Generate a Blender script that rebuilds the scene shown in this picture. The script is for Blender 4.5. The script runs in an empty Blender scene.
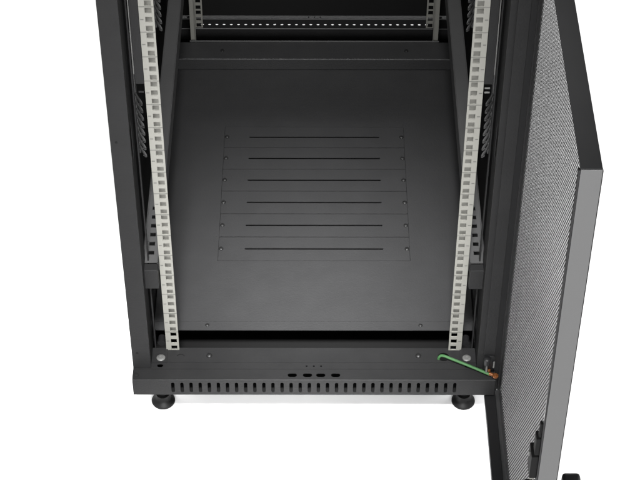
import bpy, bmesh, math
from mathutils import Vector, Matrix
from mathutils.geometry import tessellate_polygon

scene = bpy.context.scene
COL = scene.collection
ZG = -0.100            # ground level; z = 0 is the top of the cabinet's base bar
ZT = 0.985             # top of the posts
UNIT = 0.04445
ROOT = Vector((0.0, 0.44, ZG))

# ------------------------------------------------------------------ materials
def mat(name, base, rough=0.5, spec=0.3, metal=0.0, bump=0.0, scale=900.0, var=0.0, rvar=0.0, coat=0.0, aniso=None):
    m = bpy.data.materials.new(name)
    m.use_nodes = True
    nt = m.node_tree
    b = nt.nodes['Principled BSDF']
    b.inputs['Base Color'].default_value = (*base, 1)
    b.inputs['Roughness'].default_value = rough
    b.inputs['Specular IOR Level'].default_value = spec
    b.inputs['Metallic'].default_value = metal
    b.inputs['Coat Weight'].default_value = coat
    tc = nt.nodes.new('ShaderNodeTexCoord')
    if var or rvar:
        mp = nt.nodes.new('ShaderNodeMapping')
        mp.inputs['Scale'].default_value = aniso or (1, 1, 1)
        nt.links.new(tc.outputs['Object'], mp.inputs['Vector'])
        n = nt.nodes.new('ShaderNodeTexNoise')
        n.inputs['Scale'].default_value = 22
        n.inputs['Detail'].default_value = 6
        n.inputs['Roughness'].default_value = 0.65
        nt.links.new(mp.outputs[0], n.inputs['Vector'])
        if var:
            r = nt.nodes.new('ShaderNodeMapRange')
            r.inputs['To Min'].default_value = 1 - var
            r.inputs['To Max'].default_value = 1 + var
            nt.links.new(n.outputs['Fac'], r.inputs['Value'])
            mx = nt.nodes.new('ShaderNodeVectorMath'); mx.operation = 'SCALE'
            mx.inputs[0].default_value = base
            nt.links.new(r.outputs[0], mx.inputs['Scale'])
            nt.links.new(mx.outputs[0], b.inputs['Base Color'])
        if rvar:
            r2 = nt.nodes.new('ShaderNodeMapRange')
            r2.inputs['To Min'].default_value = rough - rvar
            r2.inputs['To Max'].default_value = rough + rvar
            nt.links.new(n.outputs['Fac'], r2.inputs['Value'])
            nt.links.new(r2.outputs[0], b.inputs['Roughness'])
    if bump:
        n2 = nt.nodes.new('ShaderNodeTexNoise')
        n2.inputs['Scale'].default_value = scale
        n2.inputs['Detail'].default_value = 2
        nt.links.new(tc.outputs['Object'], n2.inputs['Vector'])
        bp = nt.nodes.new('ShaderNodeBump')
        bp.inputs['Strength'].default_value = bump
        bp.inputs['Distance'].default_value = 0.0004
        nt.links.new(n2.outputs['Fac'], bp.inputs['Height'])
        nt.links.new(bp.outputs[0], b.inputs['Normal'])
    return m

M = {
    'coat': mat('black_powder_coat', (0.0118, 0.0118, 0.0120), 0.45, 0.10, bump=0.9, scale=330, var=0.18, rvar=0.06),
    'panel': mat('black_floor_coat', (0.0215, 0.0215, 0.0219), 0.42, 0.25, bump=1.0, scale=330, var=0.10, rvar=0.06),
    'door': mat('satin_door_coat', (0.013, 0.013, 0.0133), 0.30, 1.0, coat=0.4, bump=0.15, var=0.05, rvar=0.04),
    'beam': mat('grey_beam_coat', (0.046, 0.046, 0.046), 0.45, 0.3, bump=0.4, scale=420, var=0.10),
    'mesh':   mat('matt_mesh_coat', (0.016, 0.016, 0.0163), 0.65, 0.04, var=0.10),
    'dark': mat('black_shell_coat', (0.006, 0.006, 0.006), 0.7, 0.08),
    'plastic': mat('black_plastic', (0.006, 0.006, 0.0063), 0.38, 0.22, bump=0.1),
    'finger': mat('grey_moulded_plastic', (0.05, 0.05, 0.05), 0.3, 0.5),
    'zinc':   mat('pale_zinc_coat', (0.148, 0.146, 0.132), 0.45, 0.4, var=0.05, rvar=0.06),
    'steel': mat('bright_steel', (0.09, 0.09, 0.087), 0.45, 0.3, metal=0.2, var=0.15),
    'screw': mat('black_screw', (0.008, 0.008, 0.008), 0.45, 0.3),
    'ink':    mat('dark_ink', (0.10, 0.10, 0.095), 0.6, 0.2),
    'wire': mat('green_cable_sheath', (0.028, 0.078, 0.028), 0.45, 0.2, var=0.15),
    'copper': mat('copper_lug', (0.12, 0.040, 0.010), 0.35, 0.5, metal=0.5, var=0.35),
    'rubber': mat('black_rubber', (0.005, 0.005, 0.005), 0.45, 0.12, bump=0.3, scale=500),
    'ground': mat('white_sweep', (0.94, 0.94, 0.94), 0.9, 0.1),
}

def printed_rail():
    """zinc with a printed line at every unit and a short tick at each middle hole"""
    m = mat('printed_zinc_rail', (0.148, 0.146, 0.132), 0.45, 0.4, rvar=0.06)
    nt = m.node_tree
    N = nt.nodes.new
    L = nt.links.new
    b = nt.nodes['Principled BSDF']
    tc = N('ShaderNodeTexCoord')
    sep = N('ShaderNodeSeparateXYZ'); L(tc.outputs['Object'], sep.inputs[0])
    nor = N('ShaderNodeSeparateXYZ'); L(tc.outputs['Normal'], nor.inputs[0])
    def op(o, a, v=None, c=None):
        n = N('ShaderNodeMath'); n.operation = o
        for k, q in enumerate((a, v, c)):
            if q is None: continue
            if isinstance(q, (int, float)): n.inputs[k].default_value = q
            else: L(q, n.inputs[k])
        return n.outputs[0]
    z = op('DIVIDE', op('ADD', sep.outputs['Z'], ZG), UNIT)
    fr = op('FRACT', z)
    edge = op('MINIMUM', fr, op('SUBTRACT', 1.0, fr))            # 0 on a unit line
    line = op('LESS_THAN', edge, 0.017)
    mid = op('LESS_THAN', op('ABSOLUTE', op('SUBTRACT', fr, 0.5)), 0.022)
    ax = op('ABSOLUTE', sep.outputs['X'])
    tick = op('MULTIPLY', mid, op('MULTIPLY', op('GREATER_THAN', ax, 0.2400), op('LESS_THAN', ax, 0.2448)))
    mark = op('MAXIMUM', line, tick)
    mark = op('MULTIPLY', mark, op('LESS_THAN', nor.outputs['Y'], -0.5))
    mark = op('MULTIPLY', mark, op('LESS_THAN', sep.outputs['Y'], 0.003 - ROOT.y))      # the front face only
    mx = N('ShaderNodeMix'); mx.data_type = 'RGBA'
    L(mark, mx.inputs['Factor'])
    mx.inputs['A'].default_value = (0.148, 0.146, 0.132, 1)
    mx.inputs['B'].default_value = (0.062, 0.062, 0.056, 1)
    L(mx.outputs['Result'], b.inputs['Base Color'])
    return m
M['printed_zinc'] = printed_rail()

# ------------------------------------------------------------------ mesh tools
def box(bm, x0, x1, y0, y1, z0, z1, bev=0.0, seg=2):
    vs = [bm.verts.new((x, y, z)) for z in (z0, z1) for y in (y0, y1) for x in (x0, x1)]
    fs = [(0, 2, 3, 1), (4, 5, 7, 6), (0, 1, 5, 4), (2, 6, 7, 3), (0, 4, 6, 2), (1, 3, 7, 5)]
    faces = [bm.faces.new([vs[i] for i in f]) for f in fs]
    if bev > 0:
        es = list({e for f in faces for e in f.edges})
        bmesh.ops.bevel(bm, geom=es, offset=bev, segments=seg, affect='EDGES', profile=0.5)

def axes(axis):
    """(u, v, n) directions for a sheet whose normal is the given axis"""
    return {'X': (Vector((0, 1, 0)), Vector((0, 0, 1)), Vector((1, 0, 0))),
            'Y': (Vector((1, 0, 0)), Vector((0, 0, 1)), Vector((0, -1, 0))),
            'Z': (Vector((1, 0, 0)), Vector((0, 1, 0)), Vector((0, 0, 1)))}[axis]

def sheet(bm, outer, holes, axis, level, thick):
    """polygon with holes lying at coordinate `level` on `axis`, going back by `thick` against its normal"""
    u, v, n = axes(axis)
    sgn = -1 if axis == 'Y' else 1
    loops = [[Vector((a, b, 0)) for a, b in outer]] + [[Vector((a, b, 0)) for a, b in h] for h in holes]
    tris = tessellate_polygon(loops)
    flat = [p for l in loops for p in l]
    front, back = [], []
    for p in flat:
        w = u * p.x + v * p.y + n * (level * sgn)
        front.append(bm.verts.new(w)); back.append(bm.verts.new(w - n * thick))
    for t in tris:
        a, b, c = (flat[i] for i in t)
        if (b - a).cross(c - a).z < 0:
            t = (t[0], t[2], t[1])
        if abs((b - a).cross(c - a).z) < 1e-14:
            continue
        bm.faces.new([front[i] for i in t])
        bm.faces.new([back[i] for i in reversed(t)])
    k = 0
    for l in loops:
        m = len(l)
        for i in range(m):
            j = (i + 1) % m
            bm.faces.new([front[k + i], back[k + i], back[k + j], front[k + j]])
        k += m

def rect(x0, x1, y0, y1):
    return [(x0, y0), (x1, y0), (x1, y1), (x0, y1)]

def slot(cx, cy, w, h, seg=6):
    """rounded slot"""
    r = min(w, h) / 2
    pts = []
    for qx, qy, a0 in ((1, 1, 0), (-1, 1, 90), (-1, -1, 180), (1, -1, 270)):
        for i in range(seg + 1):
            a = math.radians(a0 + 90 * i / seg)
            pts.append((cx + qx * (w / 2 - r) + r * math.cos(a), cy + qy * (h / 2 - r) + r * math.sin(a)))
    out = []
    for p in pts:
        if not out or abs(p[0] - out[-1][0]) + abs(p[1] - out[-1][1]) > 1e-6:
            out.append(p)
    if abs(out[0][0] - out[-1][0]) + abs(out[0][1] - out[-1][1]) < 1e-6:
        out.pop()
    return out

def circle(cx, cy, r, n=16):
    return [(cx + r * math.cos(2 * math.pi * i / n), cy + r * math.sin(2 * math.pi * i / n)) for i in range(n)]

def lathe(bm, c, prof, n=32):
    """profile [(r, z)] about a vertical axis through c, closed top and bottom when r = 0"""
    rings = []
    for r, z in prof:
        if r < 1e-7:
            rings.append([bm.verts.new((c[0], c[1], c[2] + z))])
        else:
            rings.append([bm.verts.new((c[0] + r * math.cos(2 * math.pi * i / n), c[1] + r * math.sin(2 * math.pi * i / n), c[2] + z)) for i in range(n)])
    for a, b in zip(rings, rings[1:]):
        for i in range(n):
            j = (i + 1) % n
            vs = [a[i % len(a)], a[j % len(a)], b[j % len(b)], b[i % len(b)]]
            q = []
            for w in vs:
                if w not in q: q.append(w)
            if len(q) > 2: bm.faces.new(q)

def tube(bm, pts, rx, ry=None, n=12):
    ry = ry or rx
    pts = [Vector(p) for p in pts]
    rings = []
    for i, p in enumerate(pts):
        t = (pts[min(i + 1, len(pts) - 1)] - pts[max(i - 1, 0)]).normalized()
        s = t.cross(Vector((0, 0, 1)))
        if s.length < 1e-3: s = t.cross(Vector((0, 1, 0)))
        s.normalize(); q = s.cross(t)
        rings.append([bm.verts.new(p + s * rx * math.cos(2 * math.pi * k / n) + q * ry * math.sin(2 * math.pi * k / n)) for k in range(n)])
    for a, b in zip(rings, rings[1:]):
        for k in range(n):
            bm.faces.new([a[k], a[(k + 1) % n], b[(k + 1) % n], b[k]])
    bm.faces.new(list(reversed(rings[0]))); bm.faces.new(rings[-1])

def smooth_curve(pts, n=8):
    P = [Vector(p) for p in pts]
    P = [P[0] * 2 - P[1]] + P + [P[-1] * 2 - P[-2]]
    out = []
    for i in range(1, len(P) - 2):
        for k in range(n):
            t = k / n
            a, b, c, d = P[i - 1:i + 3]
            out.append(0.5 * ((2 * b) + (c - a) * t + (2 * a - 5 * b + 4 * c - d) * t * t + (3 * b - a - 3 * c + d) * t ** 3))
    out.append(P[-2])
    return out

def obj(name, bm, m, parent, smooth=False, label=None):
    """link a bmesh (in world coordinates) as ONE mesh object under its parent"""
    bmesh.ops.recalc_face_normals(bm, faces=bm.faces)
    off = ORIGIN[parent.name] if parent is not None else Vector()
    bmesh.ops.translate(bm, verts=bm.verts, vec=-off)
    me = bpy.data.meshes.new(name)
    bm.to_mesh(me); bm.free()
    me.materials.append(M[m])
    if smooth:
        me.shade_smooth()
        if hasattr(me, 'set_sharp_from_angle'):
            me.set_sharp_from_angle(angle=math.radians(40))
    o = bpy.data.objects.new(name, me)
    COL.objects.link(o)
    if parent is not None:
        o.parent = parent
    ORIGIN[o.name] = Vector(off)
    if label: o['label'] = label
    return o

ORIGIN = {}
def new(): return bmesh.new()

def mirrored(name, fn, m, parent, smooth=False, label=None):
    """the same part on the left (s = -1) and on the right (s = 1)"""
    out = []
    for s in (-1, 1):
        bm = new(); fn(bm, s); out.append(obj(name, bm, m, parent, smooth, label))
    return out

def sx(s, a, b):           # ordered x range for a mirrored part given at |x|
    return (a, b) if s > 0 else (-b, -a)

# ------------------------------------------------------------------ the setting
bm = new()
N = 24
vs = [[bm.verts.new((-30 + 60 * i / N, -30 + 60 * j / N, ZG)) for i in range(N + 1)] for j in range(N + 1)]
for j in range(N):
    for i in range(N):
        bm.faces.new([vs[j][i], vs[j][i + 1], vs[j + 1][i + 1], vs[j + 1][i]])
g = obj('ground', bm, 'ground', None)
g['kind'] = 'structure'
g['label'] = 'plain white studio floor under the cabinet'

# ------------------------------------------------------------------ the cabinet
cab = bpy.data.objects.new('server_cabinet', None)
cab.empty_display_size = 0.2
COL.objects.link(cab)
cab.location = ROOT
ORIGIN[cab.name] = ROOT
cab['label'] = 'open black server rack cabinet with pale mounting rails and a perforated door swung open'
cab['category'] = 'server cabinet'

YM = 0.4385                                    # mid depth: the rear bar mirrors the front one
def base_bar(bm, rear=False):
    W = 0.2988
    t = 0.0015
    # vented front face: 32 upright slots
    cells = []
    xs = [-0.2324 + 0.015 * k for k in range(32)]
    edges = [-W] + [(a + b) / 2 for a, b in zip([xs[0] - 0.015] + xs, xs + [xs[-1] + 0.015])] + [W]
    y = -0.0661
    for k in range(len(edges) - 1):
        h = [slot(xs[k - 1], -0.0190, 0.0056, 0.0240)] if 1 <= k <= 32 else []
        sheet(bm, rect(edges[k], edges[k + 1], -0.037, -0.0005), h, 'Y', y, t)
    # top: three strips parted by two narrow fold lines
    oval = [slot(x, -0.0551, 0.0152, 0.0088) for x in (-0.0355, -0.0104, 0.0114, 0.0361)]
    sheet(bm, rect(-W, W, -0.0661, -0.0425), oval, 'Z', 0, t)
    sheet(bm, rect(-W, W, -0.0418, -0.0281), [circle(x, -0.0352, 0.0018, 10) for x in (-0.012, 0, 0.012)] + [slot(x, -0.0345, 0.0100, 0.0070) for x in (-0.2545, 0.2545)], 'Z', 0, t)
    h = [circle(0.216, -0.0145, 0.0095, 20)]
    if rear:
        h = [slot(-0.2263 + 0.0146 * k, -0.0115, 0.0062, 0.0056, 3) for k in range(32)]
    sheet(bm, rect(-W, W, -0.0274, 0.0050), h, 'Z', 0, t)
    for a, b in ((-0.0425, -0.0418), (-0.0281, -0.0274)):
        box(bm, -W, W, a - 0.0008, b + 0.0008, -0.0032, -0.0017)
    # rounded outer edge where the top folds into the face
    tube(bm, [(-W, -0.0650, -0.0013), (W, -0.0650, -0.0013)], 0.0016, n=16)
    if rear:
        box(bm, -W, W, 0.0036, 0.0051, -0.037, -0.0017)
    if not rear:
        box(bm, -W, W, 0.0036, 0.0051, -0.037, -0.0017)     # back fold
    for s in (-1, 1):
        x0, x1 = sx(s, W - 0.0015, W)
        box(bm, x0, x1, -0.0644, 0.0034, -0.0352, -0.0017)
    if rear:
        for v in bm.verts: v.co.y = 2 * YM - v.co.y

bm = new(); base_bar(bm); front_bar = obj('base_bar', bm, 'coat', cab)
bm = new()
box(bm, -0.2972, 0.2972, -0.0640, 0.0030, -0.0366, -0.0354)
obj('slot_shade', bm, 'dark', front_bar)  # black sheet added so the vent slots look shaded inside
bm = new(); base_bar(bm, True); rear_bar = obj('base_bar', bm, 'coat', cab)

for yl, zl in ((0.8728, 0.0008), (0.9045, 0.0008)):
    bm = new(); tube(bm, [(-0.2680, yl, zl), (0.2680, yl, zl)], 0.0012, n=10)
    obj('edge_bead', bm, 'beam', rear_bar, True)

def arc_ring(bm, cx, cy, z, r0, r1, a0, a1, n=14, h=0.0006):
    lo, up = [], []
    for i in range(n + 1):
        a = math.radians(a0 + (a1 - a0) * i / n)
        lo.append((cx + r0 * math.cos(a), cy + r0 * math.sin(a)))
        up.append((cx + r1 * math.cos(a), cy + r1 * math.sin(a)))
    sheet(bm, lo + up[::-1], [], 'Z', z, h)

bm = new(); arc_ring(bm, -0.2215, -0.0165, 0.0004, 0.0062, 0.0075, 25, 155)
obj('knockout', bm, 'dark', front_bar)
def front_screw(bm, s):
    lathe(bm, (s * 0.174, -0.0130, 0.0001), [(0.0047, 0), (0.0047, 0.0010), (0.0038, 0.0026), (0.0018, 0.0034), (0, 0.0035)], 20)
mirrored('screw', front_screw, 'screw', front_bar, True)
def rear_screw_small(bm, s):
    lathe(bm, (s * 0.2925, -0.056, 0.0001), [(0.0035, 0), (0.0033, 0.0012), (0, 0.0018)], 16)
mirrored('screw', rear_screw_small, 'screw', front_bar, True)

# side sills joining the two bars, and a black pan added to keep the floor gap dark
def sill(bm, s):
    x0, x1 = sx(s, 0.2745, 0.2986)
    box(bm, x0, x1, 0.0055, 0.8715, -0.0368, -0.0015, 0.0012)
mirrored('base_sill', sill, 'coat', cab)
bm = new()
box(bm, -0.2742, 0.2742, 0.0056, 0.8710, -0.0860, -0.0845)
box(bm, -0.2742, 0.2742, 0.0056, 0.0068, -0.0844, -0.0372)
box(bm, -0.2742, 0.2742, 0.8698, 0.8710, -0.0844, -0.0372)
for a, b in ((-0.2742, -0.2730), (0.2730, 0.2742)):
    box(bm, a, b, 0.0070, 0.8696, -0.0844, -0.0300)
obj('blackout_pan', bm, 'dark', cab)

# floor plate with the row of slotted blanking plates
FZ = -0.0200
bm = new()
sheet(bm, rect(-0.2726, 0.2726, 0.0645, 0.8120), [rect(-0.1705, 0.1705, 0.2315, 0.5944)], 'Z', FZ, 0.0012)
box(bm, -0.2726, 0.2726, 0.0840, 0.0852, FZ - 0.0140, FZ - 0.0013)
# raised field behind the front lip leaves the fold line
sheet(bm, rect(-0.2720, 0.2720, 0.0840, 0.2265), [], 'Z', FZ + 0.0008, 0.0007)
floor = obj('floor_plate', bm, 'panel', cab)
def floor_screw(bm, s):
    lathe(bm, (s * 0.182, 0.0755, FZ + 0.0001), [(0.0036, 0), (0.0034, 0.0010), (0.0018, 0.0020), (0, 0.0022)], 16)
mirrored('screw', floor_screw, 'screw', floor, True)
for i in range(6):
    yc = 0.2617 + 0.0605 * i
    w = 0.1700
    bm = new()
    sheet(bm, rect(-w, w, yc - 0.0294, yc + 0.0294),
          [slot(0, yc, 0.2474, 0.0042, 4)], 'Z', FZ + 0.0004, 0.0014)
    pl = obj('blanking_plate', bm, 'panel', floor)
    def plate_screw(bm, s):
        lathe(bm, (s * 0.1655, yc - 0.0005, FZ + 0.0005), [(0.0042, 0), (0.0040, 0.0012), (0.0022, 0.0026), (0.0011, 0.0026), (0.0008, 0.0016), (0, 0.0016)], 18)
    mirrored('screw', plate_screw, 'screw', floor, True)

# rear cross member above the floor
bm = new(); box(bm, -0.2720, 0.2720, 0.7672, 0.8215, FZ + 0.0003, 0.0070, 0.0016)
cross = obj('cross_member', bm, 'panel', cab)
bm = new(); box(bm, -0.2480, 0.2480, 0.8206, 0.8224, 0.0071, 0.0105, 0.0006)
obj('rear_lip', bm, 'beam', cross)
def cross_screw(bm, s):
    lathe(bm, (s * 0.182, 0.793, 0.0071), [(0.0040, 0), (0.0036, 0.0014), (0, 0.0026)], 16)
mirrored('screw', cross_screw, 'screw', cross, True)

# corner posts: folded channels with a latch slot on the inner side
def post(bm, s, rear=False):
    xo, xi = 0.2987, 0.2690
    f = (lambda y: 2 * YM - y) if rear else (lambda y: y)
    y0, y1 = sorted((f(-0.0400), f(-0.0385)))
    x0, x1 = sx(s, xi, xo)
    box(bm, x0, x1, y0, y1, 0.0004, ZT, 0.0006)
    a, b = sorted((f(-0.0383), f(0.0080)))
    x0, x1 = sx(s, xo - 0.0016, xo - 0.0002)
    box(bm, x0, x1, a, b, 0.0004, ZT)
    if rear:
        x0, x1 = sx(s, xi + 0.0002, xi + 0.0016)
        box(bm, x0, x1, a, b, 0.0004, ZT)
    else:
        x0, x1 = sx(s, xi + 0.0002, xi + 0.0016)
        n0, n1 = 0.4465, 0.5112
        box(bm, x0, x1, a, b, 0.0004, n0); box(bm, x0, x1, a, b, n1, ZT)
        box(bm, x0, x1, a, -0.0320, n0, n1); box(bm, x0, x1, -0.0110, b, n0, n1)
        # return fold that stands between the post and the rail
        x0, x1 = sx(s, 0.2630, 0.2652)
        box(bm, x0, x1, 0.0040, 0.0100, 0.0004, ZT)
posts = mirrored('corner_post', lambda bm, s: post(bm, s), 'coat', cab)
mirrored('corner_post', lambda bm, s: post(bm, s, True), 'coat', cab)
for z in (0.4946, 0.0367):
    bm = new(); sheet(bm, circle(-0.2897, z, 0.0021, 14), [], 'Y', -0.0403, 0.0006)
    obj('post_hole', bm, 'dark', posts[0])  # dark disc stands in for a small shaded hole in the post

# corner bracket with its bright bolt at the foot of each front post
def bracket(bm, s):
    x0, x1 = sx(s, 0.2435, 0.2685)
    sheet(bm, rect(x0, x1, -0.0290, 0.0030), [], 'Z', 0.0022, 0.0019)
br = mirrored('corner_bracket', bracket, 'coat', cab)
for k, s in enumerate((-1, 1)):
    bm = new()
    lathe(bm, (s * 0.2540, -0.0195, 0.0023), [(0.0072, 0), (0.0072, 0.0008), (0.0062, 0.0016), (0.0034, 0.0019), (0.0030, 0.0009), (0, 0.0009)], 24)
    obj('bolt', bm, 'steel', br[k], True)
    bm = new()
    tube(bm, [(s * 0.2535, 0.002, 0.0150), (s * 0.2535, 0.016, 0.0150)], 0.0062, n=20)
    obj('side_bolt', bm, 'plastic', br[k], True)

# mounting rails: C-section with three square holes per unit
NU = 21
def rail_face(bm, s, yf, back):
    x0, x1 = sx(s, 0.2245, 0.2460)
    hc = s * 0.2325
    d = 1 if back else -1
    ya, yb = yf, yf + 0.0018
    for k in range(NU):
        for zo, za, zb in ((0.00635, 0.0, 0.0142875), (0.022225, 0.0142875, 0.0301625), (0.0381, 0.0301625, UNIT)):
            zc = k * UNIT + zo
            sheet(bm, rect(x0, x1, k * UNIT + za, k * UNIT + zb), [rect(hc - 0.0049, hc + 0.0049, zc - 0.0047, zc + 0.0047)], 'Y', yf, 0.0018)
    zt = NU * UNIT
    a, b = sx(s, 0.2443, 0.2460)
    if back:                       # front rails run back from their face
        box(bm, a, b, yf + 0.0019, yf + 0.0400, 0.0004, zt)
        a, b = sx(s, 0.2292, 0.2442)
        box(bm, a, b, yf + 0.0385, yf + 0.0400, 0.0004, zt)
    else:                          # rear rails run forward
        box(bm, a, b, yf - 0.050, yf - 0.0001, -0.0000, zt)
        a, b = sx(s, 0.2365, 0.2442)
        box(bm, a, b, yf - 0.0500, yf - 0.0485, 0.0000, zt)
        a, b = sx(s, 0.2355, 0.2364)
        box(bm, a, b, yf - 0.0560, yf - 0.0485, -0.0040, zt)
for s in (-1, 1):
    bm = new(); rail_face(bm, s, 0.0, True)
    obj('mounting_rail', bm, 'printed_zinc', cab)
    bm = new(); rail_face(bm, s, 0.877, False)
    obj('mounting_rail', bm, 'zinc', cab)

# low side beams carrying the rails
def beam(bm, s):
    x0, x1 = sx(s, 0.2485, 0.2725)
    zc, zt = 0.1615, 0.2060
    ys = [0.0232 + 0.0208 * k for k in range(6)]
    hx = s * 0.2602
    e = [0.0010] + [ys[0] - 0.0104 + 0.0208 * k for k in range(7)] + [0.8690]
    for k in range(len(e) - 1):
        hole = [rect(hx - 0.0046, hx + 0.0046, ys[k - 1] - 0.0046, ys[k - 1] + 0.0046)] if 1 <= k <= 6 else []
        if k == 2:
            hole.append(circle(s * 0.2685, ys[1] + 0.004, 0.0016, 8))
        sheet(bm, rect(x0, x1, e[k], e[k + 1]), hole, 'Z', zt, 0.0016)
    a, b = sx(s, 0.2485, 0.2500)
    box(bm, a, b, 0.0010, 0.8690, zc, zt - 0.0017)
    a, b = sx(s, 0.2710, 0.2725)
    box(bm, a, b, 0.0010, 0.8690, zc, zt - 0.0017)
    # rolled inner edge
    tube(bm, [(s * 0.2490, 0.001, zt - 0.0004), (s * 0.2490, 0.869, zt - 0.0004)], 0.0011, n=8)
    tube(bm, [(s * 0.2718, 0.001, zt + 0.0002), (s * 0.2718, 0.869, zt + 0.0002)], 0.0012, n=8)
beams = mirrored('side_beam', beam, 'beam', cab)
for k, s in enumerate((-1, 1)):
    bm = new()
    x0, x1 = sx(s, 0.2478, 0.2735)
    box(bm, x0, x1, -0.0160, -0.0002, 0.1630, 0.2045, 0.0010)
    for a, b in ((0.2458, 0.2476), (0.2737, 0.2758)):
        a, b = sx(s, a, b)
        box(bm, a, b, -0.0080, 0.0080, 0.1960, 0.2140, 0.0008)
    obj('end_bracket', bm, 'coat', beams[k])
    bm = new(); lathe(bm, (s * 0.2715, -0.0175, 0.1610), [(0.0018, 0), (0.0022, 0.0015), (0.0014, 0.003), (0, 0.0032)], 12)
    obj('screw', bm, 'steel', beams[k], True)

# upright cover plates beside the rails (upper part of the opening)
def cover(bm, s):
    x0, x1 = sx(s, 0.2468, 0.2590)
    box(bm, x0, x1, 0.0010, 0.0024, 0.5720, ZT - 0.03)
covers = mirrored('cover_plate', cover, 'coat', cab)
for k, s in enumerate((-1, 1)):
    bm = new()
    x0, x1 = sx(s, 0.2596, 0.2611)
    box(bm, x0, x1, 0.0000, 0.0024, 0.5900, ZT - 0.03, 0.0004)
    obj('highlight_strip', bm, 'steel', covers[k])  # pale strip stands in for the highlight line beside the plate
    bm = new()
    x0, x1 = sx(s, 0.2480, 0.2560)
    for z in ((0.5560, 0.5640) if s > 0 else (0.5560,)):
        box(bm, x0, x1, 0.0010, 0.0030, z - 0.0012, z + 0.0012, 0.0004)
    obj('edge_dash', bm, 'steel' if s > 0 else 'coat', covers[k])  # bright bars on the right stand in for highlight dashes

# upright strips of cable fingers on the side walls
def fingers(bm, s, y, z0, n, xw):
    x0, x1 = sx(s, xw, xw + 0.004)
    box(bm, x0, x1, y - 0.004, y + 0.010, z0 - 0.004, z0 + n * 0.0150 + 0.10, 0.001)
    for k in range(n):
        z = z0 + 0.0150 * k
        xa, xb = s * (xw + 0.0005), s * (xw - 0.0075)
        pts = smooth_curve([(xa, y - 0.004, z + 0.0110), ((xa + xb) / 2, y - 0.010, z + 0.0075), (xb, y - 0.013, z + 0.0005), (xb + s * 0.001, y - 0.013, z - 0.002)], 4)
        tube(bm, pts, 0.0016, 0.0034, 8)
for s in (-1, 1):
    for y, n, xw in ((0.090, 8, 0.2705), (0.410, 10, 0.2660)):
        bm = new(); fingers(bm, s, y, 0.366, n, xw)
        obj('cable_finger_strip', bm, 'finger' if y < 0.2 else 'finger', cab, True)

# shell: side panels, rear door, roof
def side_panel(bm, s):
    x0, x1 = sx(s, 0.2945, 0.2962)
    box(bm, x0, x1, 0.0090, 0.8680, -0.0010, ZT - 0.001)
mirrored('side_panel', side_panel, 'dark', cab)
bm = new(); box(bm, -0.2970, 0.2970, 0.9130, 0.9150, 0.0030, ZT - 0.001, 0.0005)
obj('rear_panel', bm, 'dark', cab)
bm = new()
for x0, x1, y0, y1 in ((-0.2988, 0.2988, -0.0400, 0.0100), (-0.2988, 0.2988, 0.8670, 0.9170), (-0.2988, -0.2640, 0.0101, 0.8669), (0.2640, 0.2988, 0.0101, 0.8669)):
    box(bm, x0, x1, y0, y1, ZT + 0.0005, ZT + 0.030, 0.0010)
obj('top_frame', bm, 'coat', cab)

# levelling feet
def foot(bm, x, y):
    c = (x, y, ZG)
    lathe(bm, c, [(0, 0.0002), (0.0172, 0.0002), (0.0190, 0.0010), (0.0198, 0.0026), (0.0198, 0.0050), (0.0186, 0.0066), (0.0145, 0.0095), (0.0120, 0.0130), (0.0112, 0.0210), (0, 0.0211)], 40)
for x, y in ((-0.2550, -0.0270), (0.2535, -0.0270), (-0.2544, 0.8970), (0.2530, 0.8970)):
    bm = new(); foot(bm, x, y)
    f = obj('levelling_foot', bm, 'rubber', cab, True)
    bm = new(); lathe(bm, (x, y, ZG), [(0.0060, 0.0213), (0.0060, 0.0640), (0, 0.0641)], 20)
    obj('stem', bm, 'plastic', f, True)

# ------------------------------------------------------------------ the door, swung open square to the front
DX0, DX1 = 0.2855, 0.3100
DY0, DY1 = -0.6030, -0.0450
DZ0, DZ1 = -0.0480, 0.9490
T = 0.0016
bm = new()
box(bm, DX0, DX1 - 0.0008, DY0, DY0 + T, DZ0, DZ1, 0.0005)                   # closing edge
box(bm, DX0, DX1 - 0.0004, DY0 + T + 0.0001, DY1 - T - 0.0001, DZ1 - T, DZ1, 0.0005)     # top edge
box(bm, DX0 - 0.0020, DX1, DY0 + T + 0.0001, DY1 - T - 0.0001, DZ0, DZ0 + T, 0.0005)     # bottom edge
MY0, MY1, MZ0, MZ1 = DY0 + 0.020, -0.0680, -0.0230, DZ1 - 0.020
SK0, SK1 = 0.3084, 0.3098
for y0, y1, z0, z1 in ((MY1 + 0.0002, DY1 - T - 0.0002, DZ0 + T + 0.0002, DZ1 - T - 0.0002), (DY0 + T + 0.0002, MY0 - 0.0002, DZ0 + T + 0.0002, DZ1 - T - 0.0002),
                       (MY0, MY1, DZ0 + T + 0.0002, MZ0 - 0.0002), (MY0, MY1, MZ1 + 0.0002, DZ1 - T - 0.0002)):
    box(bm, SK0, SK1, y0, y1, z0, z1)
door = obj('door', bm, 'door', cab)

bm = new()
box(bm, 0.2785, 0.2965, DY1 - T, DY1, -0.0080, DZ1, 0.0005)
box(bm, 0.3060, DX1, DY1 - T, DY1, DZ0, DZ1, 0.0005)
obj('hinge_stile', bm, 'coat', door)
bm = new()
box(bm, 0.2960, 0.3070, DY1 + 0.0003, DY1 + 0.0030, DZ0 + 0.002, DZ1 - 0.002, 0.0008)
obj('recess_shade', bm, 'plastic', door)  # black strip stands in for the dark recess beside the hinge stile
bm = new()                                                          # dark seal round the closing edge
box(bm, DX0 - 0.0022, DX0 - 0.00005, DY0 + 0.0003, DY0 + 0.0060, DZ0 + 0.004, DZ1 - 0.0012, 0.0006)
obj('seal', bm, 'plastic', door)
bm = new()                                                          # outer skin edge
box(bm, DX1 - 0.0006, DX1 + 0.0007, DY0 + 0.0004, DY1 - 0.0004, DZ0 + 0.0004, DZ0 + 0.0120, 0.0005)
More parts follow.
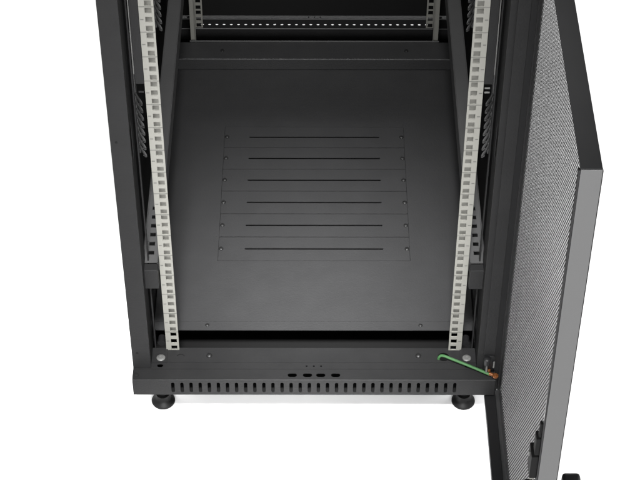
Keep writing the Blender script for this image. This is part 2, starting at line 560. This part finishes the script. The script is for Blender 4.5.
box(bm, DX1 - 0.0007, DX1 + 0.0003, DY0 + 0.0004, DY0 + 0.0060, DZ0 + 0.0121, DZ1 - 0.0018, 0.0004)
obj('outer_lip', bm, 'plastic', door)
bm = new()
box(bm, DX0 - 0.0015, 0.3020, DY0 + 0.004, DY1 - 0.004, DZ0 + T + 0.0002, DZ0 + T + 0.0045, 0.0008)
obj('bottom_shade', bm, 'plastic', door)  # black strip added to put shade on the bottom flange
bm = new()
box(bm, 0.2790, 0.3055, DY1 - 0.0030, DY1 + 0.0002, DZ0 + 0.0005, -0.0085, 0.0008)
obj('hinge_shade', bm, 'plastic', door)  # black box stands in for the shadow below the hinge stile

# perforated sheet: staggered six-sided holes
ROW = 0.0050
PITCH = ROW / math.cos(math.radians(30))
HOLE = 0.72
verts, faces = [], []
ny = int((MY1 - MY0) / PITCH) + 1
nz = int((MZ1 - MZ0) / ROW) + 1
R = PITCH / math.sqrt(3)
xm = 0.3091
for j in range(nz):
    for i in range(ny):
        cy = MY0 + (i + (0.5 if j % 2 else 0.0)) * PITCH
        cz = MZ0 + j * ROW
        if cy < MY0 - 0.001 or cy > MY1 + 0.003 or cz > MZ1: continue
        b = len(verts)
        for r in (R, R * HOLE):
            for k in range(6):
                a = math.radians(30 + 60 * k)
                verts.append((xm, cy + r * math.cos(a), cz + r * math.sin(a)))
        for k in range(6):
            l = (k + 1) % 6
            faces.append((b + k, b + l, b + 6 + l, b + 6 + k))
me = bpy.data.meshes.new('perforated_sheet')
me.from_pydata([tuple(Vector(v) - ROOT) for v in verts], [], faces)
me.materials.append(M['mesh'])
ps = bpy.data.objects.new('perforated_sheet', me)
COL.objects.link(ps); ps.parent = door
ORIGIN[ps.name] = Vector(ROOT)
sol = ps.modifiers.new('thickness', 'SOLIDIFY'); sol.thickness = 0.0003; sol.offset = 0

# swing handle outside, lock gear inside
bm = new()
box(bm, 0.3112, 0.3200, -0.5980, -0.5740, 0.2300, 0.3700, 0.003, 3)
box(bm, 0.3201, 0.3440, -0.5960, -0.5760, 0.2400, 0.4020, 0.005, 3)
obj('handle', bm, 'plastic', door, True)
bm = new()
box(bm, 0.2838, 0.3000, -0.6005, -0.5720, 0.3700, 0.4700, 0.001)
latch = obj('lock_case', bm, 'door', door)
for y1, z0, z1, x0 in ((-0.5930, 0.4990, 0.5240, 0.2800), (-0.5850, 0.4640, 0.4950, 0.2775), (-0.5750, 0.4180, 0.4600, 0.2745), (-0.5780, 0.3300, 0.3900, 0.2730)):
    bm = new(); box(bm, x0, 0.2835, -0.6000, y1, z0, z1, 0.0008)
    obj('cam', bm, 'dark', latch)
bm = new()
tube(bm, [(0.2740, -0.5860, 0.4480), (0.2740, -0.5860, 0.4560)], 0.0022, n=12)
obj('screw', bm, 'steel', latch, True)
bm = new(); box(bm, 0.2770, 0.2834, -0.5900, -0.5800, 0.4030, 0.4110, 0.0006)
obj('pin', bm, 'zinc', latch)

# hinge at the foot of the door, with the bonding lug and the green earth wire
bm = new()
lathe(bm, (0.2830, -0.0560, 0.030), [(0, -0.001), (0.0062, 0), (0.0062, 0.012), (0.0050, 0.013), (0, 0.0135)], 20)
box(bm, 0.2790, 0.2960, -0.0520, -0.0475, 0.0080, 0.0420, 0.001)
hinge = obj('hinge', bm, 'plastic', door, True)
bm = new()
tube(bm, [(0.2835, -0.0560, 0.010), (0.2835, -0.0560, 0.0295)], 0.0018, n=12)
tube(bm, [(0.2950, -0.0560, 0.020), (0.2950, -0.0560, 0.0330)], 0.0014, n=12)
obj('hinge_pin', bm, 'steel', hinge, True)

bm = new()
pts = smooth_curve([(0.2075, -0.0200, -0.006), (0.2080, -0.0190, 0.004), (0.2140, -0.0195, 0.0085), (0.2300, -0.0275, 0.0085), (0.2620, -0.0440, 0.0075), (0.2900, -0.0590, 0.0060)], 8)
tube(bm, pts, 0.0026, 0.0021, 12)
wire = obj('earth_wire', bm, 'wire', cab, True, 'green earth wire from base hole to door hinge')
bm = new()
tube(bm, [(0.2885, -0.0580, 0.0072), (0.2945, -0.0605, 0.0072)], 0.0030, n=12)
lathe(bm, (0.2985, -0.0620, 0.0050), [(0.0022, 0), (0.0050, 0), (0.0050, 0.0026), (0.0022, 0.0030), (0.0020, 0.0055), (0, 0.006)], 18)
box(bm, 0.2860, 0.2905, -0.0560, -0.0520, 0.0080, 0.0130, 0.001)
obj('lug', bm, 'copper', wire, True)

# ------------------------------------------------------------------ camera
cd = bpy.data.cameras.new('camera')
cam = bpy.data.objects.new('camera', cd)
COL.objects.link(cam)
scene.camera = cam
C = Vector((0.00111137, -2.04703972, 2.25025857))
pit, yaw, roll, f = 0.772072407, 0.00407824295, 0.00436674308, 1817.98913
fw = Vector((math.sin(yaw) * math.cos(pit), math.cos(yaw) * math.cos(pit), -math.sin(pit)))
rt = Vector((math.cos(yaw), -math.sin(yaw), 0))
up = rt.cross(fw)
r2 = rt * math.cos(roll) + up * math.sin(roll)
u2 = -rt * math.sin(roll) + up * math.cos(roll)
mw = Matrix((r2, u2, -fw)).transposed().to_4x4()
mw.translation = C
cam.matrix_world = mw
cd.sensor_width = 36
cd.lens = f / 640 * 36
cd.clip_start = 0.05
cd.clip_end = 200

# ------------------------------------------------------------------ light: a white studio
w = bpy.data.worlds.new('World')
scene.world = w
w.use_nodes = True
wn = w.node_tree.nodes
wl = w.node_tree.links.new
bg = wn['Background']
bg.inputs['Color'].default_value = (1, 1, 1, 1)
# world light shaped by direction: bright in front, dim behind to darken the door top
wt = wn.new('ShaderNodeTexCoord')
wsep = wn.new('ShaderNodeSeparateXYZ'); wl(wt.outputs['Generated'], wsep.inputs[0])
wm = wn.new('ShaderNodeMapRange'); wm.interpolation_type = 'SMOOTHSTEP'
wm.inputs['From Min'].default_value = 0.55
wm.inputs['From Max'].default_value = -0.35
wm.inputs['To Min'].default_value = 0.03
wm.inputs['To Max'].default_value = 0.85
wl(wsep.outputs['Y'], wm.inputs['Value'])
wl(wm.outputs[0], bg.inputs['Strength'])

def softbox(name, loc, target, sx_, sy_, power):
    l = bpy.data.lights.new(name, 'AREA')
    l.shape = 'RECTANGLE'; l.size = sx_; l.size_y = sy_; l.energy = power
    o = bpy.data.objects.new(name, l)
    COL.objects.link(o)
    o.location = loc
    o.rotation_euler = (Vector(target) - Vector(loc)).to_track_quat('-Z', 'Y').to_euler()
    return o
softbox('softbox_key', (0.5, -4.6, 2.5), (0, 0, 0.2), 3.4, 1.6, 400)
softbox('fill_side', (-3.4, 0.6, 2.2), (-0.8, 0.7, -0.1), 1.6, 1.2, 75)  # unseen fills, added to whiten the ground on both sides
softbox('fill_side', (3.4, 0.6, 2.2), (0.9, 0.7, -0.1), 1.6, 1.2, 75)
softbox('fill_back', (0.0, 3.4, 0.9), (0, 1.1, -0.1), 2.0, 0.7, 50)  # unseen fill, added to whiten the ground behind the cabinet
sl = bpy.data.lights.new('spot_interior', 'SPOT')
sl.energy = 2700; sl.spot_size = math.radians(14); sl.spot_blend = 1.0; sl.shadow_soft_size = 0.22
so = bpy.data.objects.new('spot_interior', sl); COL.objects.link(so)
so.location = (-0.05, -1.40, 2.75)
so.rotation_euler = (Vector((0.00, 0.085, 0)) - so.location).to_track_quat('-Z', 'Y').to_euler()
tl = bpy.data.lights.new('fill_overhead', 'SPOT')  # unseen spot added above to brighten the beams and floor
tl.energy = 210; tl.spot_size = math.radians(24); tl.spot_blend = 0.8; tl.shadow_soft_size = 0.2
to = bpy.data.objects.new('fill_overhead', tl); COL.objects.link(to)
to.location = (0.0, 0.46, 3.2)

vs_ = scene.view_settings
vs_.view_transform = 'Standard'
vs_.look = 'None'
vs_.gamma = 1
vs_.exposure = 0
vs_.use_curve_mapping = False
scene.cycles.max_bounces = 10
